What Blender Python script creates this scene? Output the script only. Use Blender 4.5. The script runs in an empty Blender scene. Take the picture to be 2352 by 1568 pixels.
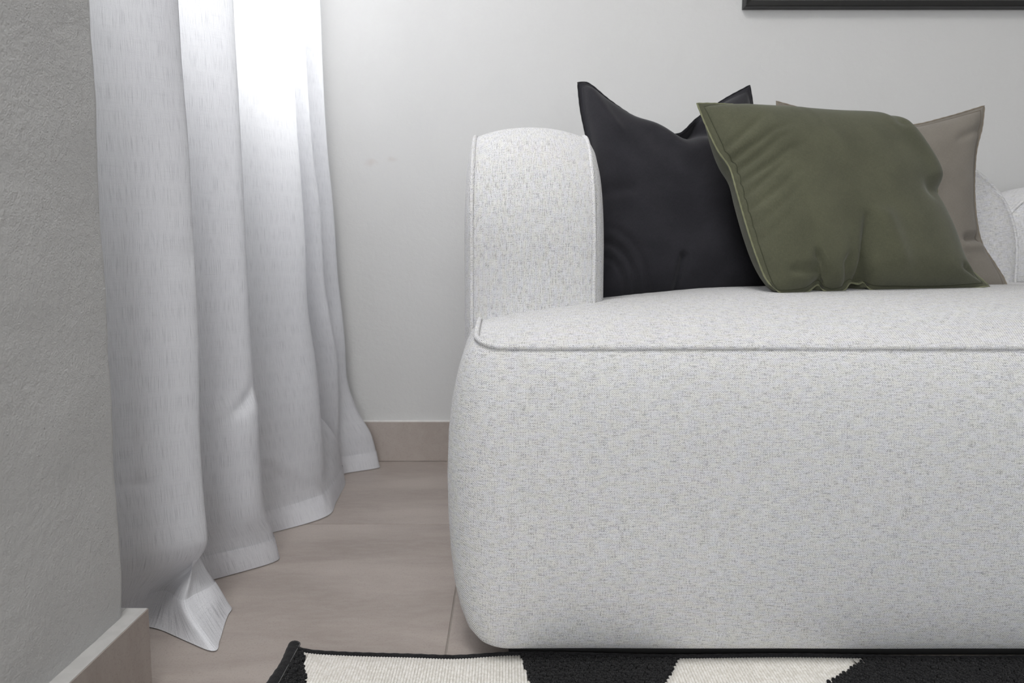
import bpy, bmesh, math, random
import numpy as np
from mathutils import Vector, noise as mnoise

random.seed(7)
rng = np.random.default_rng(7)
S = bpy.context.scene
COL = S.collection
R = math.radians

# ------------------------------------------------------------------ camera
F = 1700.0                      # focal length in pixels of the 2352 x 1568 frame
PITCH = math.atan(173.0 / F)
CP, SP = math.cos(PITCH), math.sin(PITCH)
CAM_H = 0.55
CX, CY = 1165.0, 784.0
cam = bpy.data.cameras.new('camera')
cam.sensor_fit = 'HORIZONTAL'; cam.sensor_width = 36.0
cam.lens = F * 36.0 / 2352.0
cam.shift_x = 11.0 / 2352.0
cam.clip_start = 0.02
cam.dof.use_dof = True
cam.dof.focus_distance = 1.12
cam.dof.aperture_fstop = 7.0
cam_o = bpy.data.objects.new('camera', cam); COL.objects.link(cam_o)
cam_o.location = (0, 0, CAM_H)
cam_o.rotation_euler = (math.pi / 2 - PITCH, 0, 0)
S.camera = cam_o

# ------------------------------------------------------------------ light, exposure
w = bpy.data.worlds.new('overcast_sky'); S.world = w; w.use_nodes = True
bg = w.node_tree.nodes['Background']
bg.inputs[0].default_value = (0.90, 0.95, 1.0, 1); bg.inputs[1].default_value = 1.0


def area(name, loc, rot, sx, sy, power, color=(1, 1, 1), spread=180):
    l = bpy.data.lights.new(name, 'AREA'); l.shape = 'RECTANGLE'
    l.size = sx; l.size_y = sy; l.energy = power; l.color = color; l.spread = R(spread)
    o = bpy.data.objects.new(name, l); COL.objects.link(o)
    o.location = loc; o.rotation_euler = rot
    return o


area('daylight_window_curtain', (-1.05, 1.46, 1.62), (0, R(-90), 0), 1.5, 0.95, 64, (1.0, 0.995, 0.985))
area('daylight_terrace_door', (-0.15, -2.58, 1.20), (R(90), 0, 0), 1.5, 2.0, 26, (0.985, 0.99, 1.0))
area('daylight_side_door', (-0.88, -1.70, 1.15), (0, R(-90), 0), 2.0, 1.5, 8, (0.985, 0.99, 1.0))
area('overhead_fill', (-0.33, 0.35, 2.56), (0, 0, 0), 0.7, 0.7, 19, (1.0, 0.985, 0.97))  # invented overhead fill, added to brighten floor and seat top; no real lamp here

S.view_settings.view_transform = 'Standard'
S.view_settings.look = 'None'
S.view_settings.exposure = 0.85
S.view_settings.gamma = 1.0
S.view_settings.use_curve_mapping = False
S.cycles.use_denoising = True
S.cycles.max_bounces = 10
S.cycles.diffuse_bounces = 6
S.cycles.transparent_max_bounces = 12


# ------------------------------------------------------------------ survey helpers (points measured on the photo, at a real depth)
def ray(px, py):
    a = (px - CX) / F; b = (CY - py) / F
    return np.array([a, CP + SP * b, -SP + CP * b])


def at_y(px, py, Y):
    d = ray(px, py); t = Y / d[1]
    return np.array([d[0] * t, Y, CAM_H + d[2] * t])


def on_plane(px, py, p0, n):
    d = ray(px, py); o = np.array([0, 0, CAM_H])
    t = np.dot(p0 - o, n) / np.dot(d, n)
    return o + d * t


# ------------------------------------------------------------------ materials
class NT:
    def __init__(self, name):
        self.m = bpy.data.materials.new(name); self.m.use_nodes = True
        self.t = self.m.node_tree; self.t.nodes.clear()
        self.out = self.t.nodes.new('ShaderNodeOutputMaterial')

    def n(self, typ, **kw):
        nd = self.t.nodes.new(typ)
        for k, v in kw.items(): setattr(nd, k, v)
        return nd

    def put(self, sock, v):
        if isinstance(v, bpy.types.NodeSocket): self.t.links.new(v, sock)
        elif isinstance(v, (tuple, list)):
            v = tuple(v)
            if sock.type == 'RGBA' and len(v) == 3: v = v + (1,)
            sock.default_value = v
        else: sock.default_value = v

    def math(self, op, a, b=0.0, c=0.0, clamp=False):
        nd = self.n('ShaderNodeMath', operation=op, use_clamp=clamp)
        self.put(nd.inputs[0], a); self.put(nd.inputs[1], b); self.put(nd.inputs[2], c)
        return nd.outputs[0]

    def mix(self, f, a, b, mode='MIX'):
        nd = self.n('ShaderNodeMix', data_type='RGBA', blend_type=mode)
        self.put(nd.inputs[0], f); self.put(nd.inputs[6], a); self.put(nd.inputs[7], b)
        return nd.outputs[2]

    def noise(self, vec, scale=1.0, detail=2.0, rough=0.5, dist=0.0):
        nd = self.n('ShaderNodeTexNoise')
        self.put(nd.inputs['Vector'], vec); nd.inputs['Scale'].default_value = scale
        nd.inputs['Detail'].default_value = detail; nd.inputs['Roughness'].default_value = rough
        nd.inputs['Distortion'].default_value = dist
        return nd.outputs['Fac']

    def scale(self, vec, s, off=(0, 0, 0)):
        nd = self.n('ShaderNodeMapping')
        self.put(nd.inputs['Vector'], vec); nd.inputs['Scale'].default_value = s
        nd.inputs['Location'].default_value = off
        return nd.outputs[0]

    def ramp(self, v, lo, hi, a=0.0, b=1.0):
        nd = self.n('ShaderNodeMapRange', interpolation_type='SMOOTHSTEP')
        self.put(nd.inputs[0], v); nd.inputs[1].default_value = lo; nd.inputs[2].default_value = hi
        nd.inputs[3].default_value = a; nd.inputs[4].default_value = b
        return nd.outputs[0]

    def uv(self): return self.n('ShaderNodeTexCoord').outputs['UV']
    def obj(self): return self.n('ShaderNodeTexCoord').outputs['Object']

    def bump(self, h, dist, strength=1.0):
        nd = self.n('ShaderNodeBump'); self.put(nd.inputs['Height'], h)
        nd.inputs['Distance'].default_value = dist; nd.inputs['Strength'].default_value = strength
        return nd.outputs[0]

    def bsdf(self, color, rough=0.8, normal=None, spec=0.3, sheen=0.0):
        nd = self.n('ShaderNodeBsdfPrincipled')
        self.put(nd.inputs['Base Color'], color); self.put(nd.inputs['Roughness'], rough)
        nd.inputs['Specular IOR Level'].default_value = spec
        if sheen: nd.inputs['Sheen Weight'].default_value = sheen
        if normal is not None: self.put(nd.inputs['Normal'], normal)
        return nd.outputs[0]

    def done(self, shader):
        self.t.links.new(shader, self.out.inputs['Surface']); return self.m


def simple(name, col, rough=0.7, spec=0.3):
    t = NT(name)
    f = t.noise(t.obj(), 60, 3)
    c = t.mix(t.ramp(f, .35, .65), tuple(x * .93 for x in col), col)
    return t.done(t.bsdf(c, rough, None, spec))


def mat_sofa():
    t = NT('sofa_melange_weave')
    uv = t.uv()
    sx = t.n('ShaderNodeSeparateXYZ'); t.put(sx.inputs[0], uv)
    P = math.pi / 0.00118
    wob = t.noise(t.scale(uv, (90, 90, 1)), 1, 2)
    u = t.math('ADD', t.math('MULTIPLY', sx.outputs[0], P), t.math('MULTIPLY', wob, 2.4))
    v = t.math('ADD', t.math('MULTIPLY', sx.outputs[1], P), t.math('MULTIPLY', wob, 1.8))
    pat = t.math('MULTIPLY', t.math('SINE', u), t.math('SINE', v))            # plain weave, -1..1
    a = t.noise(t.scale(uv, (75, 860, 1)), 1, 1)                            # weft slubs
    b = t.noise(t.scale(uv, (860, 80, 1), (3, 5, 0)), 1, 1)                 # warp slubs
    cell = t.noise(t.scale(uv, (520, 520, 1), (7, 1, 0)), 1, 0)
    big = t.noise(t.scale(uv, (22, 22, 1)), 1, 2)
    s = t.math('ADD', t.math('MULTIPLY', a, 1.05), t.math('MULTIPLY', b, .65))
    s = t.math('ADD', s, t.math('MULTIPLY', cell, .6))
    s = t.math('ADD', s, t.math('ADD', t.math('MULTIPLY', big, .10), .125))
    amp = t.ramp(s, 1.0, 1.40, .56, 1.0)
    dark = t.math('MULTIPLY', t.ramp(pat, -.05, .60), amp)
    dark = t.math('ADD', dark, t.ramp(s, 1.36, 1.64, 0, .38), clamp=True)
    tint = t.noise(t.scale(uv, (60, 130, 1), (2, 9, 0)), 1, 2)
    light = t.mix(t.ramp(tint, .35, .65), (.80, .80, .83), (.81, .805, .785))
    col = t.mix(t.math('MULTIPLY', dark, .96), light, (.035, .035, .043))
    hgt = t.math('ADD', t.math('MULTIPLY', pat, -.5), t.math('MULTIPLY', s, -.3))
    return t.done(t.bsdf(col, .95, t.bump(hgt, .0006, .55), .12, .15))


def mat_linen(name, light, dark, fine=.5, bump=.0004):
    t = NT(name); uv = t.uv()
    a = t.noise(t.scale(uv, (160, 1300, 1)), 1, 2)
    b = t.noise(t.scale(uv, (1300, 160, 1), (4, 2, 0)), 1, 2)
    big = t.noise(t.scale(uv, (14, 14, 1)), 1, 3)
    s = t.math('ADD', t.math('MULTIPLY', a, .5), t.math('MULTIPLY', b, .5))
    f = t.math('ADD', t.math('MULTIPLY', t.ramp(s, .38, .64), fine), t.math('MULTIPLY', t.ramp(big, .3, .7), 1 - fine))
    col = t.mix(f, dark, light)
    return t.done(t.bsdf(col, .92, t.bump(s, bump, .6), .15, .12))


def mat_curtain(name, trans, lift=1.0):
    t = NT(name); uv = t.uv()
    slub = t.noise(t.scale(uv, (1700, 30, 1)), 1, 2.5)
    weft = t.noise(t.scale(uv, (30, 1100, 1), (1, 3, 0)), 1, 2)
    mesh = t.noise(t.scale(uv, (1500, 1500, 1)), 1, 1)
    d = t.math('ADD', t.ramp(slub, .48, .80, 0, .85), t.math('MULTIPLY', t.ramp(weft, .5, .85), .25))
    d = t.math('ADD', d, t.math('MULTIPLY', t.ramp(mesh, .4, .8), .2), clamp=True)
    col = t.mix(d, tuple(min(.9, x * lift) for x in (.80, .805, .835)), tuple(x * lift for x in (.47, .475, .505)))
    nrm = t.bump(t.math('ADD', slub, t.math('MULTIPLY', weft, .6)), .0005, .5)
    df = t.n('ShaderNodeBsdfDiffuse'); t.put(df.inputs[0], col); t.put(df.inputs['Normal'], nrm)
    tr = t.n('ShaderNodeBsdfTranslucent'); t.put(tr.inputs[0], col)
    m1 = t.n('ShaderNodeMixShader'); m1.inputs[0].default_value = trans
    t.put(m1.inputs[1], df.outputs[0]); t.put(m1.inputs[2], tr.outputs[0])
    tp = t.n('ShaderNodeBsdfTransparent'); tp.inputs[0].default_value = (.95, .95, .95, 1)
    m2 = t.n('ShaderNodeMixShader'); t.put(m2.inputs[0], t.ramp(mesh, .3, .8, .0, .10))
    t.put(m2.inputs[1], m1.outputs[0]); t.put(m2.inputs[2], tp.outputs[0])
    return t.done(m2.outputs[0])


def mat_plaster(name, col, grain, dist, pimples=0.0, stain=None):
    t = NT(name); o = t.obj()
    a = t.noise(o, grain, 1.5, .5)
    b = t.noise(o, grain * .17, 3, .55, .2)
    vor = t.n('ShaderNodeTexVoronoi'); t.put(vor.inputs['Vector'], o); vor.inputs['Scale'].default_value = grain * .28
    few = t.n('ShaderNodeSeparateColor'); t.put(few.inputs[0], vor.outputs['Color'])
    rad = t.math('MULTIPLY', vor.outputs['Distance'], 1.0)
    pim = t.math('MULTIPLY', t.ramp(rad, .05, .26, 1, 0), t.ramp(few.outputs[0], .80, .97))
    h = t.math('ADD', t.math('MULTIPLY', a, .42), t.math('MULTIPLY', b, .8))
    h = t.math('ADD', h, t.math('MULTIPLY', pim, pimples))
    c = t.mix(t.noise(o, 3.0, 3), tuple(x * .965 for x in col), col)
    if stain:
        for (p, r, sc) in stain:
            v = t.n('ShaderNodeVectorMath', operation='DISTANCE')
            t.put(v.inputs[0], t.scale(o, (1, 1, 1.7))); v.inputs[1].default_value = (p[0], p[1], p[2] * 1.7)
            d = t.math('ADD', v.outputs['Value'], t.math('MULTIPLY', t.noise(o, 60, 3), r * .9))
            c = t.mix(t.ramp(d, r * .5, r * 1.5, .22, 0), c, sc)
    return t.done(t.bsdf(c, .85, t.bump(h, dist, 1.0), .2))


def mat_tile():
    t = NT('taupe_porcelain_tile'); o = t.n('ShaderNodeNewGeometry').outputs['Position']
    rnd = t.n('ShaderNodeObjectInfo').outputs['Random']
    v = t.n('ShaderNodeVectorMath', operation='ADD'); t.put(v.inputs[0], o)
    cmb = t.n('ShaderNodeCombineXYZ'); t.put(cmb.inputs[2], t.math('MULTIPLY', rnd, 7.0)); t.put(v.inputs[1], cmb.outputs[0])
    big = t.noise(t.scale(v.outputs[0], (3, 9, 3)), 1, 5, .55, .5)
    fine = t.noise(v.outputs[0], 420, 2)
    speck = t.noise(t.scale(v.outputs[0], (30, 90, 30)), 1, 4, .65)
    c = t.mix(t.ramp(big, .3, .7), (.322, .277, .250), (.420, .370, .337))
    c = t.mix(t.ramp(speck, .35, .75, 0, .35), c, (.43, .39, .36))
    c = t.mix(t.ramp(fine, .5, .8, 0, .35), c, (.20, .17, .15))
    return t.done(t.bsdf(c, t.ramp(big, .2, .8, .42, .58), t.bump(fine, .0003, .3), .35))


def mat_rug(name, light, dark, sc):
    t = NT(name); o = t.obj()
    a = t.noise(t.scale(o, (sc, sc * .8, sc)), 1, 2)
    b = t.noise(o, 30, 2)
    c = t.mix(t.ramp(a, .35, .65), dark, light)
    c = t.mix(t.ramp(b, .35, .7, 0, .18), c, tuple(x * .8 for x in light))
    return t.done(t.bsdf(c, .9, t.bump(a, .0008, .7), .12, .1))


M = dict(
    sofa=mat_sofa(),
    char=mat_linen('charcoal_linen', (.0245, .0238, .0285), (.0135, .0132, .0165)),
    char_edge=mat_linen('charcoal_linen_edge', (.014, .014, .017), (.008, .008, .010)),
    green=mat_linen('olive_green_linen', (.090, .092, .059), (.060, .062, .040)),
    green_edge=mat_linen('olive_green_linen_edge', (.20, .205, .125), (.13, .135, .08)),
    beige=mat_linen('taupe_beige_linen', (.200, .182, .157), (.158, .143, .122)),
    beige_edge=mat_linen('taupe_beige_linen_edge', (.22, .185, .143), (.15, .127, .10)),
    char_thread=simple('charcoal_thread', (.018, .018, .021)), green_thread=simple('olive_thread', (.045, .048, .027)), beige_thread=simple('taupe_thread', (.13, .11, .088)),
    curtain=mat_curtain('sheer_white_linen', .29), hem=mat_curtain('white_linen_hem', .20, 1.06),
    wall=mat_plaster('white_wall_paint', (.575, .575, .57), 420, .0011, .2,
                     [((-.372, 2.06, .832), .026, (.42, .31, .27)), ((-.315, 2.06, .84), .018, (.43, .35, .31))]),
    pier=mat_plaster('grey_rough_plaster', (.54, .54, .538), 620, .0020, .55),
    ceiling=mat_plaster('ceiling_paint', (.78, .78, .77), 300, .0005),
    tile=mat_tile(),
    grout=simple('tile_grout', (.30, .27, .245), .9),
    cap=simple('tile_cut_edge', (.47, .465, .455), .8),
    caulk=simple('white_caulk', (.72, .71, .69), .6),
    white=mat_rug('cream_wool_weave', (.86, .84, .80), (.72, .695, .64), 260),
    black=mat_rug('black_wool_pile', (.017, .017, .018), (.008, .008, .009), 330),
    binding=mat_rug('black_rug_binding', (.020, .0195, .021), (.010, .010, .011), 420),
    thread=simple('grey_thread', (.22, .22, .22), .8),
    frame=simple('black_frame_lacquer', (.014, .014, .014), .45, .4),
    mat=simple('mat_board', (.72, .71, .68), .9),
    plinth=simple('black_plinth', (.012, .012, .012), .8),
    pvc=simple('white_window_frame', (.75, .75, .74), .4),
    steel=simple('brushed_rail', (.45, .45, .45), .4),
)
tg = NT('window_glass')
gl = tg.n('ShaderNodeBsdfTransparent'); gl.inputs[0].default_value = (.96, .965, .96, 1)
gs = tg.n('ShaderNodeBsdfGlossy'); gs.inputs['Roughness'].default_value = .03
gm = tg.n('ShaderNodeMixShader'); gm.inputs[0].default_value = .06
tg.put(gm.inputs[1], gl.outputs[0]); tg.put(gm.inputs[2], gs.outputs[0])
M['glass'] = tg.done(gm.outputs[0])


# ------------------------------------------------------------------ mesh helpers
def box_uv(me, flip=False):
    n = len(me.loops)
    vi = np.empty(n, np.int32); me.loops.foreach_get('vertex_index', vi)
    co = np.empty(len(me.vertices) * 3); me.vertices.foreach_get('co', co); co = co.reshape(-1, 3)[vi]
    pn = np.empty(len(me.polygons) * 3); me.polygons.foreach_get('normal', pn); pn = np.abs(pn.reshape(-1, 3))
    tot = np.empty(len(me.polygons), np.int32); me.polygons.foreach_get('loop_total', tot)
    ax = np.repeat(pn.argmax(1), tot)
    uv = np.where((ax == 0)[:, None], co[:, [1, 2]], np.where((ax == 1)[:, None], co[:, [0, 2]], co[:, [0, 1]]))
    if flip: uv = uv[:, ::-1]
    (me.uv_layers.active or me.uv_layers.new(name='UVMap')).data.foreach_set('uv', np.ascontiguousarray(uv).ravel().astype(np.float32))


def mk(name, verts, faces, mat, parent=None, smooth=True, uv='box', kind=None, label=None):
    me = bpy.data.meshes.new(name)
    me.from_pydata([tuple(map(float, v)) for v in verts], [], [tuple(map(int, f)) for f in faces])
    me.validate(); me.update()
    if smooth: me.polygons.foreach_set('use_smooth', [True] * len(me.polygons))
    if uv == 'box': box_uv(me)
    elif uv == 'flip': box_uv(me, True)
    elif uv is not None:
        vi = np.empty(len(me.loops), np.int32); me.loops.foreach_get('vertex_index', vi)
        me.uv_layers.new(name='UVMap').data.foreach_set('uv', np.asarray(uv, np.float32)[vi].ravel())
    me.materials.append(mat)
    o = bpy.data.objects.new(name, me); COL.objects.link(o)
    if parent is not None:
        o.parent = parent
        pl = parent.location.copy(); pp = parent
        while pp.parent: pp = pp.parent; pl = pl + pp.location
        me.transform(__import__('mathutils').Matrix.Translation(-pl))
    if kind: o['kind'] = kind
    if label: o['label'] = label
    return o


def thing(name, label, cat, loc, group=None):
    o = bpy.data.objects.new(name, None); COL.objects.link(o); o.location = loc
    o.empty_display_size = .05
    o['label'] = label; o['category'] = cat
    if group: o['group'] = group
    return o


def box_vf(x0, x1, y0, y1, z0, z1, bev=0.0):
    bm = bmesh.new(); bmesh.ops.create_cube(bm, size=1)
    for v in bm.verts:
        v.co = Vector(((x0 + x1) / 2 + v.co.x * (x1 - x0), (y0 + y1) / 2 + v.co.y * (y1 - y0), (z0 + z1) / 2 + v.co.z * (z1 - z0)))
    if bev: bmesh.ops.bevel(bm, geom=list(bm.edges), offset=bev, segments=2, profile=.6, affect='EDGES')
    bm.verts.index_update()
    vs = [v.co.copy() for v in bm.verts]; fs = [[v.index for v in f.verts] for f in bm.faces]
    bm.free(); return vs, fs


def box(name, x0, x1, y0, y1, z0, z1, mat, parent=None, bev=0.0, kind=None, label=None):
    vs, fs = box_vf(x0, x1, y0, y1, z0, z1, bev)
    return mk(name, vs, fs, mat, parent, False, 'box', kind, label)


def join(*vfs):
    V, Fc = [], []
    for vs, fs in vfs:
        o = len(V); V += list(vs); Fc += [[i + o for i in f] for f in fs]
    return V, Fc


def loft(rings, closed=True, cap0=False, cap1=False):
    """rings: list of equal-length point lists"""
    n = len(rings[0]); V = [p for r in rings for p in r]; Fc = []
    for i in range(len(rings) - 1):
        for j in range(n if closed else n - 1):
            k = (j + 1) % n
            Fc.append((i * n + j, i * n + k, (i + 1) * n + k, (i + 1) * n + j))
    if cap0:
        V.append(np.mean(rings[0], axis=0)); c = len(V) - 1
        Fc += [(c, (j + 1) % n, j) for j in range(n)]
    if cap1:
        V.append(np.mean(rings[-1], axis=0)); c = len(V) - 1; b = (len(rings) - 1) * n
        Fc += [(c, b + j, b + (j + 1) % n) for j in range(n)]
    return V, Fc


def tube(path, r, closed=False, seg=8, wob=0.0):
    P = [np.asarray(p, float) for p in path]; n = len(P); rings = []
    up = np.array([.13, .21, .97])
    for i in range(n):
        a = P[i - 1] if (i > 0 or closed) else P[i]; b = P[(i + 1) % n] if (i < n - 1 or closed) else P[i]
        t = b - a; t = t / (np.linalg.norm(t) + 1e-12)
        s = np.cross(t, up); s /= (np.linalg.norm(s) + 1e-9); q = np.cross(s, t)
        rr = r * (1 + wob * math.sin(i * 1.7))
        rings.append([P[i] + rr * (math.cos(k * 2 * math.pi / seg) * s + math.sin(k * 2 * math.pi / seg) * q) for k in range(seg)])
    if closed: rings.append(rings[0]); return loft(rings)
    return loft(rings, True, True, True)


def spline(P, n, closed=False):
    """centripetal Catmull-Rom through P, n samples per segment"""
    P = [np.asarray(p, float) for p in P]; out = []
    m = len(P); segs = m if closed else m - 1
    for i in range(segs):
        p1, p2 = P[i], P[(i + 1) % m]
        p0 = P[i - 1] if (i > 0 or closed) else 2 * p1 - p2
        p3 = P[(i + 2) % m] if (i + 2 < m or closed) else 2 * p2 - p1
        k0 = 0; k1 = k0 + max(np.linalg.norm(p1 - p0), 1e-6) ** .5
        k2 = k1 + max(np.linalg.norm(p2 - p1), 1e-6) ** .5; k3 = k2 + max(np.linalg.norm(p3 - p2), 1e-6) ** .5
        for j in range(n):
            t = k1 + (k2 - k1) * j / n
            a1 = (k1 - t) / (k1 - k0) * p0 + (t - k0) / (k1 - k0) * p1
            a2 = (k2 - t) / (k2 - k1) * p1 + (t - k1) / (k2 - k1) * p2
            a3 = (k3 - t) / (k3 - k2) * p2 + (t - k2) / (k3 - k2) * p3
            b1 = (k2 - t) / (k2 - k0) * a1 + (t - k0) / (k2 - k0) * a2
            b2 = (k3 - t) / (k3 - k1) * a2 + (t - k1) / (k3 - k1) * a3
            out.append((k2 - t) / (k2 - k1) * b1 + (t - k1) / (k2 - k1) * b2)
    if not closed: out.append(P[-1])
    return out


def struct(name, vs, fs, mat, smooth=False, parent=None):
    return mk(name, vs, fs, mat, parent, smooth, 'box', 'structure')


# ------------------------------------------------------------------ the room
YB = 2.062            # back wall
XP, YP = -0.480, 0.895  # corner of the plaster pier on the left
XN = -0.74            # window wall of the niche
XR, YF, ZC = 4.6, -2.6, 2.60
BH = 0.1135           # height of the tile skirting

fl = struct('floor', *box_vf(-1.0, XR, YF, YB + .1, -.06, -.0015), M['grout'])
TS = .612; jx, jy = -.0875, 1.540
xs = [jx + TS * k for k in range(-2, 9)]; ys = [YB, jy] + [jy - TS * k for k in range(1, 8)]
xs[0] = -1.0; xs[-1] = XR; ys[-1] = YF
for a in range(len(xs) - 1):
    for b in range(len(ys) - 1):
        g = .00125
        vs, fs = box_vf(xs[a] + g, xs[a + 1] - g, ys[b + 1] + g, ys[b] - g, -.010, 0.0, .0012)
        mk('floor_tile', vs, fs, M['tile'], fl, False, 'box')

struct('ceiling', *box_vf(-1.0, XR + .1, YF - .1, YB + .1, ZC, ZC + .1), M['ceiling'])
struct('wall_back', *box_vf(-1.0, XR + .1, YB, YB + .12, -.05, ZC), M['wall'])
struct('wall_right', *box_vf(XR, XR + .12, YF, YB, -.05, ZC), M['wall'])

# plaster pier with a softly rounded, hand-finished corner
prof = []
rc = .014
for k in range(13):
    a = -math.pi / 2 * 0 + (math.pi / 2) * k / 12
    prof.append((XP - rc + rc * math.cos(a), YP - rc + rc * math.sin(a)))
outl = [(XP, y) for y in np.linspace(-.62, YP - rc - .002, 60)] + prof + [(-.62, YP), (-.90, YP), (-.90, -.62)]
rings = []
for z in list(np.linspace(0, .105, 8)) + list(np.linspace(.115, 1.25, 110)) + [1.6, 2.1, ZC]:
    ring = []
    for (x, y) in outl:
        n1 = mnoise.noise(Vector((x * 9, y * 9, z * 9))); n2 = mnoise.noise(Vector((x * 40, y * 40, z * 40 + 9)))
        d = .0022 * n1 + .0009 * n2
        flare = .004 * math.exp(-max(z - BH, 0) / .03)
        if x > -.6: ring.append(np.array([x + d - flare * .6, y + d * .6, z]))
        else: ring.append(np.array([x, y, z]))
    rings.append(ring)
struct('wall_left', *loft(rings), M['pier'], True)

# window wall behind the curtain, and its window
W0, W1, WZ0, WZ1 = 1.245, 1.86, 1.0, 2.25
struct('wall_niche', *join(box_vf(-.90, XN, YP, W0, -.05, ZC), box_vf(-.90, XN, W1, YB, -.05, ZC),
                           box_vf(-.90, XN, W0, W1, -.05, WZ0), box_vf(-.90, XN, W0, W1, WZ1, ZC)), M['wall'])


def window(name, x, y0, y1, z0, z1):
    root = bpy.data.objects.new(name, None); COL.objects.link(root); root.location = (x, (y0 + y1) / 2, z0); root['kind'] = 'structure'
    f = .05
    ym = (y0 + y1) / 2
    vs, fs = join(box_vf(x - .03, x + .03, y0, y1, z0, z0 + f), box_vf(x - .03, x + .03, y0, y1, z1 - f, z1),
                  box_vf(x - .03, x + .03, y0, y0 + f, z0 + f, z1 - f), box_vf(x - .03, x + .03, y1 - f, y1, z0 + f, z1 - f))
    mk('window_frame', vs, fs, M['pvc'], root, False)
    box('window_pane', x - .003, x + .003, y0 + f, y1 - f, z0 + f, z1 - f, M['glass'], root)
    return root


w1 = window('window_1', -.84, W0, W1, WZ0, WZ1)
box('window_sill', -.89, XN + .02, W0 - .02, W1 + .02, WZ0 - .025, WZ0, M['pvc'], w1, .003)
# terrace door behind the camera
D0, D1, DZ = -.92, .62, 2.22
struct('wall_front', *join(box_vf(-1.0, D0, YF - .12, YF, -.05, ZC), box_vf(D1, XR + .1, YF - .12, YF, -.05, ZC),
                           box_vf(D0, D1, YF - .12, YF, DZ, ZC)), M['wall'])
S0, S1 = -2.45, -.95
struct('wall_terrace', *join(box_vf(-1.02, -.90, S1, -.62, -.05, ZC), box_vf(-1.02, -.90, YF, S0, -.05, ZC), box_vf(-1.02, -.90, S0, S1, DZ, ZC)), M['wall'])
d2 = bpy.data.objects.new('door_2', None); COL.objects.link(d2); d2.location = (-.96, (S0 + S1) / 2, 0); d2['kind'] = 'structure'
vs, fs = join(box_vf(-.99, -.93, S0, S0 + .06, 0, DZ), box_vf(-.99, -.93, S1 - .06, S1, 0, DZ),
              box_vf(-.99, -.93, S0 + .06, S1 - .06, DZ - .06, DZ), box_vf(-.99, -.93, S0 + .06, S1 - .06, 0, .06))
mk('door_frame', vs, fs, M['pvc'], d2, False)
box('door_pane', -.963, -.957, S0 + .06, S1 - .06, .06, DZ - .06, M['glass'], d2)
w2 = bpy.data.objects.new('door_1', None); COL.objects.link(w2); w2.location = ((D0 + D1) / 2, YF - .06, 0); w2['kind'] = 'structure'
vs, fs = join(box_vf(D0, D0 + .06, YF - .09, YF - .03, 0, DZ), box_vf(D1 - .06, D1, YF - .09, YF - .03, 0, DZ),
              box_vf(D0 + .06, D1 - .06, YF - .09, YF - .03, DZ - .06, DZ), box_vf(D0 + .06, D1 - .06, YF - .09, YF - .03, 0, .06),
              box_vf(-.18, -.12, YF - .09, YF - .03, .06, DZ - .06))
mk('door_frame', vs, fs, M['pvc'], w2, False)
box('door_pane', D0 + .06, -.18, YF - .063, YF - .057, .06, DZ - .06, M['glass'], w2)
box('door_pane', -.12, D1 - .06, YF - .063, YF - .057, .06, DZ - .06, M['glass'], w2)

# skirting of cut floor tiles
bb = struct('baseboard_back', *box_vf(XN, XR, YB - .0035, YB, 0, BH - .001), M['grout'])
for k, x0 in enumerate(np.arange(XN, XR - .01, TS)):
    x1 = min(x0 + TS - .002, XR)
    box('skirting_tile', x0, x1, YB - .011, YB - .0035, .001, BH, M['tile'], bb, .0006)
box('caulk_bead', XN, XR, YB - .010, YB, BH - .0003, BH + .003, M['caulk'], bb, .0008, label='white line of caulk on top of the skirting')
bl = struct('baseboard_left', *box_vf(-.4875, -.468, -.62, YP + .007, 0, BH - .004), M['grout'])
box('skirting_tile', -.468, -.4605, -.62, YP + .0155, 0.0005, BH - .0005, M['tile'], bl, .0004)
box('skirting_tile', -.74, -.4685, YP + .006, YP + .0155, 0.0005, BH - .0005, M['tile'], bl, .0004)
vs, fs = join(box_vf(-.4885, -.4612, -.62, YP + .0148, BH - .004, BH + .0004), box_vf(-.74, -.489, YP - .001, YP + .0148, BH - .004, BH + .0004))
mk('skirting_top', vs, fs, M['cap'], bl, False, label='pale raw top edge of the skirting')
box('baseboard_niche', XN, XN + .011, YP + .016, YB - .012, .0005, BH, M['tile'], None, .0006, 'structure')

# ------------------------------------------------------------------ sofa
sofa = thing('sofa', 'light grey melange fabric sofa with rounded arm and piped edges', 'sofa', (.55, 1.4, 0))
X0, X1, Y0, Y1, RC = -.040, 2.35, .985, 1.93, .046


def rrect(x0, x1, y0, y1, r, nc=14, nx=60, ny=24):
    """rounded rectangle, counter-clockwise from the front-left corner's end"""
    P = []
    for x in np.linspace(x0 + r, x1 - r, nx, endpoint=False): P.append((x, y0))
    for a in np.linspace(-90, 0, nc, endpoint=False): P.append((x1 - r + r * math.cos(R(a)), y0 + r + r * math.sin(R(a))))
    for y in np.linspace(y0 + r, y1 - r, ny, endpoint=False): P.append((x1, y))
    for a in np.linspace(0, 90, nc, endpoint=False): P.append((x1 - r + r * math.cos(R(a)), y1 - r + r * math.sin(R(a))))
    for x in np.linspace(x1 - r, x0 + r, nx, endpoint=False): P.append((x, y1))
    for a in np.linspace(90, 180, nc, endpoint=False): P.append((x0 + r + r * math.cos(R(a)), y1 - r + r * math.sin(R(a))))
    for y in np.linspace(y1 - r, y0 + r, ny, endpoint=False): P.append((x0, y))
    for a in np.linspace(180, 270, nc, endpoint=False): P.append((x0 + r + r * math.cos(R(a)), y0 + r + r * math.sin(R(a))))
    return P


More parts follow.
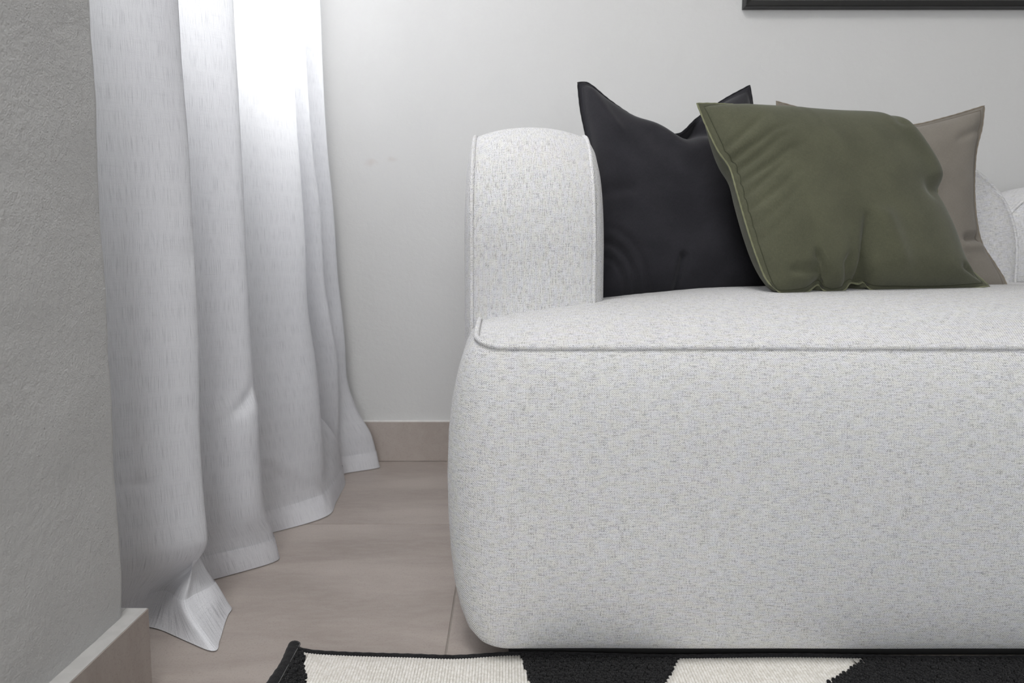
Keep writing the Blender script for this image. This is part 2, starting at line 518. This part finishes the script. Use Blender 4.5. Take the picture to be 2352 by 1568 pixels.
def seat_z(x, y):
    ey = max(y - Y0, 0); ex = max(x - X0, 0); er = max(X1 - x, 0)
    A = .030 + .043 * (1 - math.exp(-min(ex, er) / .13))
    g = 1.0 if ex < .18 else math.exp(-((ex - .18) / .17) ** 2)
    t = min(max((ey - .17) / .17, 0), 1); t = t * t * (3 - 2 * t)
    return .4415 + A * (1 - math.exp(-ey / .085)) - .017 * g * t * min(1, ex / .05)     # the seat sags a little beside the arm


prof_seat = [(0, 0), (.006, -.004), (.014, -.014), (.023, -.030), (.032, -.055), (.0385, -.085), (.043, -.125), (.0445, -.18),
             (.0445, -.24), (.042, -.29), (.037, -.330), (.029, -.362), (.018, -.388), (.006, -.402), (-.010, -.4085), (-.04, -.4105)]
rings = []
for (off, dz) in prof_seat:
    ring = []
    o = off
    base = rrect(X0, X1, Y0, Y1, RC)
    rr = rrect(X0 - o, X1 + o, Y0 - o * .82, Y1 + o, max(RC + o, .01))
    fz = 1 + dz / .4105       # 1 at the piping, 0 at the floor
    for (bx, by), (x, y) in zip(base, rr):
        z = (seat_z(bx, by) - .013) * fz + .013
        wv = .0022 * mnoise.noise(Vector((x * 5, y * 5, z * 6)))
        ring.append(np.array([x + wv, y + wv, z]))
    rings.append(ring)
vs, fs = loft(rings[::-1], True, True, False)
seat_b = mk('seat_base', vs, fs, M['sofa'], sofa)
rings = []
for s in [0, .006, .016, .03, .05, .075, .11, .16, .22, .30, .40, .47]:
    r = max(RC - s, .012)
    rings.append([np.array([x, y, seat_z(x, y) + .0015 * mnoise.noise(Vector((x * 5, y * 5, 3))) - (.0 if s else .001)])
                  for (x, y) in rrect(X0 + s, X1 - s, Y0 + s, Y1 - s, r)])
vs, fs = loft(rings, True, False, True)
seat_c = mk('seat_cushion', vs, fs, M['sofa'], sofa)
vs, fs = tube([np.array([x, y, seat_z(x, y) + .0008 + .0007 * mnoise.noise(Vector((x * 22, y * 22, 0)))])
               for (x, y) in rrect(X0 - .003, X1 + .003, Y0 - .003, Y1 + .003, RC, nx=140)], .0042, True)
mk('seat_piping', vs, fs, M['sofa'], seat_c)
box('plinth', .002, X1 - .08, 1.002, 1.86, 0.0, .020, M['plinth'], sofa, .002, label='black recessed plinth')


def prof_ring(a0, a1, b0, b1, rt, inset, n=18):
    """tombstone outline in (a, b): flat bottom, two big round top corners"""
    a0, a1, b1 = a0 + inset, a1 - inset, b1 - inset
    r = max(rt - inset, .012); r = min(r, (a1 - a0) / 2 - .001)
    P = []
    for b in np.linspace(b0, b1 - r, 22, endpoint=False): P.append((a0, b))
    for k in range(n): t = math.pi - (math.pi / 2) * k / n; P.append((a0 + r + r * math.cos(t), b1 - r + r * math.sin(t)))
    for a in np.linspace(a0 + r, a1 - r, 20, endpoint=False): P.append((a, b1))
    for k in range(n): t = math.pi / 2 - (math.pi / 2) * k / n; P.append((a1 - r + r * math.cos(t), b1 - r + r * math.sin(t)))
    for b in np.linspace(b1 - r, b0, 22, endpoint=False): P.append((a1, b))
    for a in np.linspace(a1, a0, 20, endpoint=False): P.append((a, b0))
    return P


SIDE = [(0, 0), (.004, .006), (.0085, .018), (.0125, .04), (.015, .07), (.016, .11), (.0165, .16)]


def slab(axis, a0, a1, b0, b1, rt, c0, c1, crown, bulge0, bulge1, names, inset_max=.2, nseg=16):
    """upholstered block: outline in (a,b), thickness c0..c1 along axis ('x': a=y, 'y': a=x); piped along both rims"""
    def P3(a, b, c): return np.array([c, a, b]) if axis == 'x' else np.array([a, c, b])
    cen = ((a0 + a1) / 2, b1 - rt)
    rings = []
    left = [(c0 - s * bulge0, i) for (s, i) in SIDE[::-1] if i <= inset_max]
    right = [(c1 + s * bulge1, i) for (s, i) in SIDE if i <= inset_max]
    for (c, i) in left: rings.append([P3(a, b, c) for (a, b) in prof_ring(a0, a1, b0, b1, rt, i)])
    for k in range(1, nseg):
        q = k / nseg; i = -crown * (1 - abs(2 * q - 1) ** 2.2)
        rings.append([P3(a, b, c0 + (c1 - c0) * q) for (a, b) in prof_ring(a0, a1, b0, b1, rt, i)])
    for (c, i) in right: rings.append([P3(a, b, c) for (a, b) in prof_ring(a0, a1, b0, b1, rt, i)])
    vs, fs = loft(rings, True, True, True)
    body = mk(names[0], vs, fs, M['sofa'], sofa, True, 'flip' if axis == 'x' else 'box')
    for c in (c0, c1):
        path = [P3(a, b, c) for (a, b) in prof_ring(a0 - .001, a1 + .001, b0, b1 + .001, rt, 0)][:-20]
        vs, fs = tube(path, .0036)
        mk(names[1], vs, fs, M['sofa'], body)


# left arm: outline in depth/height, thickness along x
slab('x', 1.150, 1.90, .27, .775, .20, -.055, .134, .017, 1.0, 1.6, ('arm', 'arm_piping'))
# backrest: outline in width/height, thickness along depth
slab('y', .175, 1.108, .27, .785, .215, 1.622, 1.90, .010, 1.6, 1.0, ('backrest', 'backrest_piping'))
# backrest of the next module, only its rounded shoulder shows
slab('y', 1.150, 2.30, .27, .735, .16, 1.76, 1.97, .012, 1.2, 1.0, ('backrest', 'backrest_piping'))


# ------------------------------------------------------------------ cushions
def cushion(name, label, top, right, bottom, left, p3, Tf, Tb, mats, wrinkle, group, loc, pf=3.2, qf=.52, nu=96, edge_r=.0016, seam_w=.009):
    """seam outline measured as four polylines on the cushion's own plane (three known points p3), inflated to both sides"""
    A, B, C = [at_y(*p) for p in p3]
    n = np.cross(B - A, C - A); n /= np.linalg.norm(n)
    if n[1] > 0: n = -n                       # towards the room
    def side(pts, k):
        P = spline([on_plane(px, py, A, n) for (px, py) in pts], 24)
        P = np.array(P); d = np.r_[0, np.cumsum(np.linalg.norm(np.diff(P, axis=0), axis=1))]; d /= d[-1]
        q = np.linspace(0, 1, k)
        return np.stack([np.interp(q, d, P[:, i]) for i in range(3)], 1)
    T, Bo, Lf, Rt = side(top, nu), side(bottom, nu), side(left, nu), side(right, nu)
    u = np.linspace(0, 1, nu)
    G = np.zeros((nu, nu, 3))                 # [v from top, u]
    for i, v in enumerate(u):
        for j, uu in enumerate(u):
            G[i, j] = ((1 - v) * T[j] + v * Bo[j] + (1 - uu) * Lf[i] + uu * Rt[i]
                       - ((1 - uu) * (1 - v) * T[0] + uu * (1 - v) * T[-1] + (1 - uu) * v * Bo[0] + uu * v * Bo[-1]))
    def prof(x):
        e = np.minimum(x, 1 - x); e = np.clip((e - seam_w * 2) / (.5 - seam_w * 2), 0, 1)
        return (1 - (1 - e) ** pf) ** qf
    PU, PV = prof(u)[None, :], prof(u)[:, None]
    base = PU * PV
    V, Fc, UV = [], [], []
    wu = np.linalg.norm(T[-1] - T[0]); hv = np.linalg.norm(Lf[-1] - Lf[0])
    for sgn, th in ((1, Tf), (-1, Tb)):
        o = len(V)
        for i in range(nu):
            for j in range(nu):
                p = G[i, j].copy()
                h = th * base[i, j]
                if sgn > 0: h += wrinkle(u[j], u[i]) * min(1, base[i, j] * 5)
                p = p + n * sgn * (h + .0009)
                V.append(p); UV.append((u[j] * wu, u[i] * hv))
        for i in range(nu - 1):
            for j in range(nu - 1):
                f = (o + i * nu + j, o + i * nu + j + 1, o + (i + 1) * nu + j + 1, o + (i + 1) * nu + j)
                Fc.append(f[::-1] if sgn > 0 else f)
    # close the rim
    rim = [(0, j) for j in range(nu)] + [(i, nu - 1) for i in range(1, nu)] + [(nu - 1, j) for j in range(nu - 2, -1, -1)] + [(i, 0) for i in range(nu - 2, 0, -1)]
    m = nu * nu
    for k in range(len(rim)):
        a = rim[k][0] * nu + rim[k][1]; b = rim[(k + 1) % len(rim)]; b = b[0] * nu + b[1]
        Fc.append((a, b, b + m, a + m))
    root = thing(name, label, 'cushion', loc, group)
    cov = mk('cover', V, Fc, mats[0], root, True, UV)
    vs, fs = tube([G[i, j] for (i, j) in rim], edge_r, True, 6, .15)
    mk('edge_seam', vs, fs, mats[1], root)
    # stitched line a little inside the edge on the room side
    k = max(2, int(seam_w * nu * 1.7))
    loop = [(k, j) for j in range(k, nu - k)] + [(i, nu - 1 - k) for i in range(k + 1, nu - k)] + [(nu - 1 - k, j) for j in range(nu - 2 - k, k - 1, -1)] + [(i, k) for i in range(nu - 2 - k, k, -1)]
    vs, fs = tube([np.array(V[i * nu + j]) for (i, j) in loop], .0008, True, 4)
    mk('stitching', vs, fs, mats[2], cov)
    return root


def gs1(x, c, s): return math.exp(-((x - c) / s) ** 2)


def line_d(u, v, a, b):
    """distance from (u,v) to the segment a-b and the position along it"""
    dx, dy = b[0] - a[0], b[1] - a[1]; L = dx * dx + dy * dy
    t = max(0, min(1, ((u - a[0]) * dx + (v - a[1]) * dy) / L))
    return math.hypot(u - a[0] - t * dx, v - a[1] - t * dy), t


def wr_char(u, v):
    h = .004 * mnoise.noise(Vector((u * 4, v * 4, 1)))
    d, t = line_d(u, v, (.535, -.02), (.86, .24)); h -= .060 * gs1(d, 0, .055) * (1 - .7 * t)
    d, t = line_d(u, v, (.42, .06), (.74, .30)); h += .013 * gs1(d, 0, .085) * (1 - .5 * t)
    for k, (r_, s_) in enumerate(((.20, 1.0), (.145, .8), (.26, .5))):
        d = abs(math.hypot((u - .03) * 1.0, (v - .97) * .9) - r_); h -= .010 * s_ * gs1(d, 0, .016) * (1 if v > .72 else max(0, 1 - (.72 - v) / .08))
    d, t = line_d(u, v, (.44, .98), (.48, .80)); h -= .012 * gs1(d, 0, .02)
    d, t = line_d(u, v, (.0, .55), (.22, .50)); h -= .005 * gs1(d, 0, .03)
    d, t = line_d(u, v, (.03, .03), (.16, .20)); h += .008 * gs1(d, 0, .05)
    return h


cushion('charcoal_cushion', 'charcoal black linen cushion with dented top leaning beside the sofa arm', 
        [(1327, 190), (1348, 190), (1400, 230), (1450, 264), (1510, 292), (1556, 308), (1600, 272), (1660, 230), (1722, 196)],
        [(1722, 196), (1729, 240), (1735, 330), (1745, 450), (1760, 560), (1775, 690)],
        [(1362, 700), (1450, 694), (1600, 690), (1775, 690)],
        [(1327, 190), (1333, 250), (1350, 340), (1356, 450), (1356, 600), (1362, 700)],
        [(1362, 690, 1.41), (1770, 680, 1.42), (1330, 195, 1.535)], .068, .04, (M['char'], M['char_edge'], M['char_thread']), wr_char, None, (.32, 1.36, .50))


def wr_green(u, v):
    h = .003 * mnoise.noise(Vector((u * 4, v * 4, 5)))
    for c, l, q in ((.22, .22, .8), (.28, .30, 1.0), (.34, .26, 1.0), (.40, .30, .9), (.47, .20, .8), (.54, .24, .7), (.62, .22, .5), (.70, .18, .4)):
        d, t = line_d(u, v, (.02, c + .05), (l, c - .09)); h -= .0075 * q * gs1(d, 0, .014) * (1 - t)
    d, t = line_d(u, v, (.47, .70), (.40, .98)); h -= .034 * gs1(d, 0, .026) * (.25 + .75 * t)
    d, t = line_d(u, v, (.53, .70), (.56, .88)); h += .009 * gs1(d, 0, .05)
    d, t = line_d(u, v, (.33, .90), (.33, .99)); h -= .016 * gs1(d, 0, .022)
    d, t = line_d(u, v, (.10, .90), (.22, .95)); h -= .008 * gs1(d, 0, .02)
    d, t = line_d(u, v, (.20, .88), (.26, .97)); h -= .010 * gs1(d, 0, .02)
    d, t = line_d(u, v, (.99, .46), (.86, .52)); h -= .010 * gs1(d, 0, .045)
    d, t = line_d(u, v, (.86, .15), (.93, .42)); h += .010 * gs1(d, 0, .08)
    d, t = line_d(u, v, (.86, .02), (.82, .16)); h -= .006 * gs1(d, 0, .03)
    d, t = line_d(u, v, (.98, .95), (.90, .90)); h -= .008 * gs1(d, 0, .02)
    return h


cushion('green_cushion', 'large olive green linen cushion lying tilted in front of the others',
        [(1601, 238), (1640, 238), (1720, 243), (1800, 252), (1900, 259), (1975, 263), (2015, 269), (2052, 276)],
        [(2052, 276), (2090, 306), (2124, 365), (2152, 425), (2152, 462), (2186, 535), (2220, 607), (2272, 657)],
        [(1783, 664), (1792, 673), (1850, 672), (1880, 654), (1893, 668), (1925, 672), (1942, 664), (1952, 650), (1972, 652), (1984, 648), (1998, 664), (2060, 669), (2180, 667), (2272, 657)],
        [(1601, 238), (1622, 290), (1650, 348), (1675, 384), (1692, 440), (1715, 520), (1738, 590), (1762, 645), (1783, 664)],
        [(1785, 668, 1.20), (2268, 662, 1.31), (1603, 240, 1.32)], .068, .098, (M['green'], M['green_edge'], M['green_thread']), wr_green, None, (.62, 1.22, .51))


def wr_beige(u, v):
    h = .002 * mnoise.noise(Vector((u * 4, v * 4, 8)))
    d, t = line_d(u, v, (.98, .70), (.88, .71)); h -= .014 * gs1(d, 0, .022)
    d, t = line_d(u, v, (.98, .75), (.84, .75)); h += .006 * gs1(d, 0, .025)
    d, t = line_d(u, v, (.98, .13), (.86, .16)); h -= .006 * gs1(d, 0, .03)
    d, t = line_d(u, v, (.80, .30), (.93, .42)); h += .002 * gs1(d, 0, .04)
    return h


cushion('beige_cushion', 'taupe beige linen cushion standing behind the olive green cushion', 
        [(1783, 233), (1830, 246), (1950, 280), (2085, 288), (2170, 270), (2261, 243)],
        [(2261, 243), (2256, 290), (2243, 345), (2238, 430), (2244, 510), (2256, 560), (2285, 606), (2306, 640), (2318, 672)],
        [(1800, 680), (2000, 680), (2200, 678), (2318, 672)],
        [(1783, 233), (1800, 330), (1805, 480), (1800, 680)],
        [(1800, 668, 1.45), (2310, 666, 1.46), (1790, 240, 1.545)], .045, .035, (M['beige'], M['beige_edge'], M['beige_thread']), wr_beige, None, (.85, 1.46, .505))

# ------------------------------------------------------------------ curtain
# each fold line of the cloth: keys (height, x, y) from the hanging part down to the floor
CTRL = [
    [(2.4, -.67, .985), (.8, -.645, .985), (0, -.665, .985)],
    [(2.4, -.59, 1.01), (.8, -.565, 1.018), (.15, -.565, 1.025), (0, -.590, 1.050)],
    [(2.4, -.487, 1.06), (1.1, -.468, 1.085), (.8, -.463, 1.092), (.45, -.459, 1.095), (.20, -.464, 1.097), (.135, -.461, 1.10), (.088, -.488, 1.108), (.050, -.535, 1.108), (0, -.556, 1.082)],
    [(2.4, -.500, 1.08), (.8, -.478, 1.112), (.18, -.480, 1.115), (.09, -.487, 1.100), (.05, -.490, 1.076), (.02, -.450, 1.034), (.010, -.434, 1.022), (0, -.4195, 1.011)],
    [(2.4, -.507, 1.083), (.8, -.487, 1.116), (.18, -.488, 1.119), (.09, -.487, 1.110), (.05, -.484, 1.093), (.02, -.450, 1.060), (0, -.4250, 1.038)],
    [(2.4, -.513, 1.086), (.8, -.497, 1.121), (.18, -.497, 1.125), (.08, -.486, 1.122), (.035, -.462, 1.120), (0, -.4415, 1.119)],
    [(2.4, -.520, 1.09), (.8, -.505, 1.125), (.18, -.505, 1.130), (.08, -.484, 1.135), (.035, -.464, 1.143), (0, -.447, 1.146)],
    [(2.4, -.600, 1.12), (.8, -.578, 1.150), (.2, -.575, 1.165), (0, -.550, 1.215)],
    [(2.4, -.580, 1.15), (.8, -.560, 1.188), (.2, -.556, 1.205), (0, -.534, 1.238)],
    [(2.4, -.485, 1.25), (1.0, -.462, 1.283), (.8, -.457, 1.285), (.42, -.4505, 1.285), (.335, -.450, 1.285), (.295, -.442, 1.284), (.15, -.443, 1.288), (.11, -.4425, 1.295), (.06, -.4375, 1.322), (0, -.431, 1.343)],
    [(2.4, -.495, 1.28), (.8, -.470, 1.315), (.15, -.458, 1.325), (.06, -.455, 1.36), (0, -.452, 1.378)],
    [(2.4, -.600, 1.31), (.8, -.585, 1.350), (.25, -.575, 1.365), (0, -.535, 1.430)],
    [(2.4, -.585, 1.38), (.8, -.566, 1.420), (.25, -.550, 1.430), (0, -.498, 1.472)],
    [(2.4, -.480, 1.58), (1.1, -.4546, 1.62), (.86, -.4508, 1.62), (.72, -.4454, 1.62), (.58, -.440, 1.62), (.45, -.438, 1.62), (.36, -.4305, 1.62), (.22, -.415, 1.615), (.135, -.411, 1.61), (.07, -.414, 1.60), (0, -.3985, 1.587)],
    [(2.4, -.500, 1.62), (.8, -.474, 1.655), (.25, -.440, 1.665), (.13, -.428, 1.680), (.05, -.410, 1.69), (0, -.402, 1.695)],
    [(2.4, -.540, 1.66), (.8, -.522, 1.690), (.25, -.480, 1.75), (.10, -.425, 1.83), (0, -.4195, 1.857)],
    [(2.4, -.580, 1.68), (.8, -.560, 1.720), (.25, -.500, 1.80), (0, -.448, 1.880)],
    [(2.4, -.490, 1.77), (1.17, -.476, 1.80), (.97, -.473, 1.80), (.8, -.462, 1.80), (.7, -.452, 1.80), (.51, -.4435, 1.80), (.43, -.435, 1.81), (.3, -.430, 1.85), (0, -.440, 1.905)],
    [(2.4, -.560, 1.82), (.8, -.530, 1.850), (.3, -.475, 1.88), (0, -.430, 1.925)],
    [(2.4, -.490, 1.92), (1.2, -.474, 1.945), (.87, -.4655, 1.95), (.72, -.4525, 1.95), (.56, -.445, 1.95), (.38, -.432, 1.95), (.27, -.430, 1.955), (.165, -.405, 1.965), (.09, -.369, 1.975), (0, -.350, 1.986)],
    [(2.4, -.530, 1.97), (.8, -.500, 2.000), (.3, -.470, 2.005), (0, -.405, 2.030)],
    [(2.4, -.630, 2.00), (.8, -.620, 2.015), (.3, -.590, 2.02), (0, -.500, 2.040)],
]
ZT = 2.44
zrow = np.r_[np.linspace(0, .15, 40), np.linspace(.156, .34, 30), np.linspace(.355, 1.2, 56), np.linspace(1.25, ZT, 14)]


def pchip(x, X, Y):
    """monotone cubic through (X, Y), X rising"""
    h = np.diff(X); d = np.diff(Y) / h; n = len(X)
    if n == 2: return Y[0] + d[0] * (x - X[0])
    m = np.zeros(n)
    for k in range(1, n - 1):
        if d[k - 1] * d[k] > 0:
            w1, w2 = 2 * h[k] + h[k - 1], h[k] + 2 * h[k - 1]
            m[k] = (w1 + w2) / (w1 / d[k - 1] + w2 / d[k])
    m[0], m[-1] = d[0], d[-1]
    k = int(np.clip(np.searchsorted(X, x) - 1, 0, n - 2)); t = (x - X[k]) / h[k]
    return ((1 + 2 * t) * (1 - t) ** 2 * Y[k] + t * (1 - t) ** 2 * h[k] * m[k] + t * t * (3 - 2 * t) * Y[k + 1] + t * t * (t - 1) * h[k] * m[k + 1])


KEYS = [np.array(sorted(c)) for c in CTRL]


def curtain_row(z):
    P = []
    zq = min(max(z, 0), 2.4)
    for k, K in enumerate(KEYS):
        sway = .004 * mnoise.noise(Vector((k * 1.3, z * 2.2, 4))) * min(1, z / .3)
        P.append(np.array([pchip(zq, K[:, 0], K[:, 1]) + sway, pchip(zq, K[:, 0], K[:, 2]), z]))
    C = spline(P, 14)
    out = []
    for j, c in enumerate(C):
        k = j / 14.0
        d = .0018 * mnoise.noise(Vector((c[0] * 14, c[1] * 14, z * 7))) + .007 * mnoise.noise(Vector((c[0] * 9, c[1] * 9, z * 5 + 3))) * math.exp(-abs(z - .18) / .22) * min(1, z / .04)
        e = -.012 * math.exp(-((k - 8.80) / .17) ** 2 - ((z - .318 - .11 * (k - 8.85)) / .010) ** 2)      # pinched crease in the second fold
        e += .007 * math.exp(-((k - 8.85) / .25) ** 2 - ((z - .262) / .045) ** 2)
        e += -.006 * math.exp(-((k - 1.86) / .12) ** 2 - ((z - .563) / .010) ** 2)
        e += -.0022 * math.exp(-((k - 1.25) / .16) ** 2 - ((z - .235 + .03 * (k - 1.3)) / .008) ** 2)
        zc = .205 - .15 * (k - 12.0)
        if 11.8 < k < 13.1: e += .007 * math.exp(-((z - zc) / .016) ** 2)                                     # slanting crease above the third foot
        out.append(c + np.array([d + .6 * e, d * .4 - .8 * e, 0]))
    return np.array(out)


rows = [curtain_row(z) for z in zrow]
# arc length of a hanging row gives the cloth coordinate
arc = np.r_[0, np.cumsum(np.linalg.norm(np.diff(rows[90], axis=0), axis=1))]
ct = thing('curtain', 'sheer white linen floor-length curtain with deep folds at the left window', 'curtain', (-.52, 1.5, 0))
vs, fs = loft(rows, False)
uv = [(arc[j], zrow[i]) for i in range(len(zrow)) for j in range(len(arc))]
for r_ in rows[0]: r_[2] = .002
cloth = mk('curtain_cloth', vs, fs, M['curtain'], ct, True, uv)
# hem: second layer on both faces of the lowest 4.5 cm
hz = [0.0, .008, .016, .024, .032, .040, .048]
hr = []
for z in hz:
    r_ = curtain_row(z); t = np.gradient(r_, axis=0); nn = np.stack([t[:, 1], -t[:, 0], np.zeros(len(t))], 1)
    nn /= (np.linalg.norm(nn, axis=1)[:, None] + 1e-9); r_ = r_ + nn * .0012; r_[:, 2] = max(z, .002); hr.append(r_)
vs, fs = loft(hr, False)
mk('hem', vs, fs, M['hem'], cloth, True, [(arc[j], z) for z in hz for j in range(len(arc))], label='doubled hem at the foot of the curtain')
box('curtain_heading', -.60, -.47, .96, 2.02, ZT - .01, ZT + .03, M['pvc'], ct, .004)
tr = box('trim_1', -.60, -.47, .90, 2.05, ZT + .031, ZC, M['pvc'], None, .003, 'structure')

# ------------------------------------------------------------------ rug
rug = thing('rug', 'flat woven rug with cream and black geometric pattern and black bound edge', 'rug', (.5, .6, 0))
RX0, RX1, RYN = -.311, 1.75, -.25
TH = .0085


def rug_edge(x):
    return .999 - .011 * (x + .28) + .022 * math.exp(-(x - RX0) / .016) + .0035 * math.sin((x + .05) * 17) * math.exp(-max(x, 0) * 1.2) - .006 * math.exp(-((x + .07) / .05) ** 2)


def is_black(x, y):
    q = 1.0 - y                                # distance from the far edge, pattern of slanted bands
    if x < -.289 + .32 * min(q, .5): return True
    tri = abs(((q + .001) / .62) % 2 - 1)      # zigzag outline further towards the camera
    e = .235 * (1 - tri)
    if .018 + .4 * e < x < .247 - 1.3 * min(e, .12): return True
    if x > .524 - 3.4 * min(e, .075) and x < 1.02 - .2 * e: return True
    if x > 1.28 - .6 * e and x < 1.52 + .3 * e: return True
    return False


xsr = np.linspace(RX0 + .006, RX1 - .006, 300)
Vt, Ft = [], []
for x in xsr:
    ye = rug_edge(x) - .004
    Vt += [np.array([x, ye, .0005]), np.array([x, ye, TH * .55]), np.array([x, RYN, TH * .55]), np.array([x, RYN, .0005])]
for i in range(len(xsr) - 1):
    a = i * 4
    for k in range(4): Ft.append((a + k, a + 4 + k, a + 4 + (k + 1) % 4, a + (k + 1) % 4))
mk('backing', Vt, Ft, M['binding'], rug, False)
# cream ribs, running away from the camera, each a rounded cord cut where the pattern turns black
PIT = .0041
V, Fc = [], []
for x in np.arange(RX0 + .020, RX1 - .012, PIT):
    y = rug_edge(x) - .0075; start = None; runs = []
    yy = y
    while yy > RYN + .01:
        b = is_black(x, yy)
        if not b and start is None: start = yy
        if (b or yy - .004 <= RYN + .01) and start is not None:
            if start - yy > .006: runs.append((start, yy))
            start = None
        yy -= .004
    for (ya, yb) in runs:
        o = len(V); ns = 7; ks = [ya, ya - .0012] + list(np.linspace(ya - .02, yb, max(2, int((ya - yb) / .06) + 1)))
        for ki, k in enumerate(ks):
            for s in range(ns):
                a = math.pi * s / (ns - 1)
                hh = .0021 if ki else .0009
                V.append((x - PIT * .5 * math.cos(a), k, TH * .52 + hh * math.sin(a)))
        for r_ in range(len(ks) - 1):
            for s in range(ns - 1):
                a = o + r_ * ns + s
                Fc.append((a, a + 1, a + ns + 1, a + ns))
mk('cream_weave', V, Fc, M['white'], rug, True, 'box', 'stuff')
# black looped pile
ico = bmesh.new(); bmesh.ops.create_icosphere(ico, subdivisions=1, radius=1)
iv = np.array([v.co[:] for v in ico.verts]); ico.verts.index_update()
ifc = np.array([[v.index for v in f.verts] for f in ico.faces]); ico.free()
LV, LF = [], []
cnt = 0
y = .0
for iy, yy in enumerate(np.arange(1.03, RYN + .01, -.0058)):
    near = yy > .70
    for x in np.arange(RX0 + .016, RX1 - .012, .0050):
        xx = x + (.0025 if iy % 2 else 0) + rng.uniform(-.0009, .0009)
        if yy > rug_edge(xx) - .0085 or not is_black(xx, yy): continue
        if not near and rng.random() < .45: continue
        k = 1.0 if near else 1.35
        a = rng.uniform(-.5, .5); c, s = math.cos(a), math.sin(a)
        p = iv * np.array([.0027, .0043, .0030]) * k * rng.uniform(.85, 1.15)
        q = np.stack([p[:, 0] * c - p[:, 1] * s + xx, p[:, 0] * s + p[:, 1] * c + yy + rng.uniform(-.001, .001), p[:, 2] + TH * .78 + rng.uniform(-.0006, .0012)], 1)
        LF.append(ifc + 12 * cnt); LV.append(q); cnt += 1
LV = np.concatenate(LV); LF = np.concatenate(LF)
me = bpy.data.meshes.new('black_pile')
me.vertices.add(len(LV)); me.vertices.foreach_set('co', (LV - np.array([.5, .6, 0])).ravel())
me.loops.add(len(LF) * 3); me.loops.foreach_set('vertex_index', LF.ravel().astype(np.int32))
me.polygons.add(len(LF)); me.polygons.foreach_set('loop_start', np.arange(0, len(LF) * 3, 3, dtype=np.int32))
me.update(); me.validate()
me.polygons.foreach_set('use_smooth', [True] * len(LF)); me.materials.append(M['black'])
po = bpy.data.objects.new('black_pile', me); COL.objects.link(po); po.parent = rug; po['kind'] = 'stuff'
# bindings
ex = np.linspace(RX0 + .004, RX1, 420)
vs, fs = tube([np.array([x, rug_edge(x) - .004, .0048]) for x in ex], .0043, False, 8, .06)
mk('edge_binding', vs, fs, M['binding'], rug)
pts = [np.array([RX0 + .0045 + .0015 * math.sin(y * 60), y, .0052]) for y in np.linspace(rug_edge(RX0) - .001, RYN, 240)]
rg = []
for i, p in enumerate(pts):
    w_ = .0085 * (1 + .05 * math.sin(i * 2.3)); h_ = .0052 * (1 + .10 * math.sin(i * 1.9))
    rg.append([p + np.array([w_ * math.cos(t), 0, h_ * math.sin(t)]) for t in np.linspace(0, 2 * math.pi, 12, endpoint=False)])
vs, fs = loft(rg, True, True, True)
mk('edge_binding', vs, fs, M['binding'], rug)
st = []
for y in np.arange(rug_edge(RX0) - .006, .35, -.0035):
    st.append(box_vf(RX0 + .0118, RX0 + .0124, y - .0011, y + .0011, .0070, .0086))
vs, fs = join(*st)
mk('stitching', vs, fs, M['thread'], rug, False, 'box', 'stuff')
vs, fs = tube([np.array([x, RYN, .0048]) for x in np.linspace(RX0, RX1, 40)], .0045); mk('edge_binding', vs, fs, M['binding'], rug)
vs, fs = tube([np.array([RX1, y, .0048]) for y in np.linspace(rug_edge(RX1), RYN, 40)], .0045); mk('edge_binding', vs, fs, M['binding'], rug)

# ------------------------------------------------------------------ picture on the back wall
PX0, PX1, PZ0, PZ1 = .628, 1.52, 1.232, 1.92
pic = thing('picture_frame', 'black framed picture hanging on the white wall above the sofa', 'picture', ((PX0 + PX1) / 2, YB - .002, PZ0))


def rail(p0, p1, inward, wd=.022, dp=.026):
    """mitred rail from outer corner p0 to p1; inward is the in-plane direction to the picture"""
    p0, p1, iw = map(lambda v: np.array(v, float), (p0, p1, inward)); d = (p1 - p0) / np.linalg.norm(p1 - p0)
    y1 = YB - .001
    sec = [(0, 0), (0, dp), (.003, dp + .002), (wd - .006, dp), (wd, dp - .010), (wd, 0)]
    rg = []
    for base, sg in ((p0, 1), (p1, -1)):
        rg.append([np.array([base[0] + iw[0] * a + d[0] * sg * a, y1 - b, base[1] + iw[1] * a + d[1] * sg * a]) for a, b in sec])
    vs, fs = loft(rg, True, True, True)
    mk('frame_rail', vs, fs, M['frame'], pic, False)


rail((PX0, PZ0), (PX1, PZ0), (0, 1)); rail((PX1, PZ0), (PX1, PZ1), (-1, 0))
rail((PX1, PZ1), (PX0, PZ1), (0, -1)); rail((PX0, PZ1), (PX0, PZ0), (1, 0))
box('mat_board', PX0 + .018, PX1 - .018, YB - .012, YB - .002, PZ0 + .018, PZ1 - .018, M['mat'], pic)
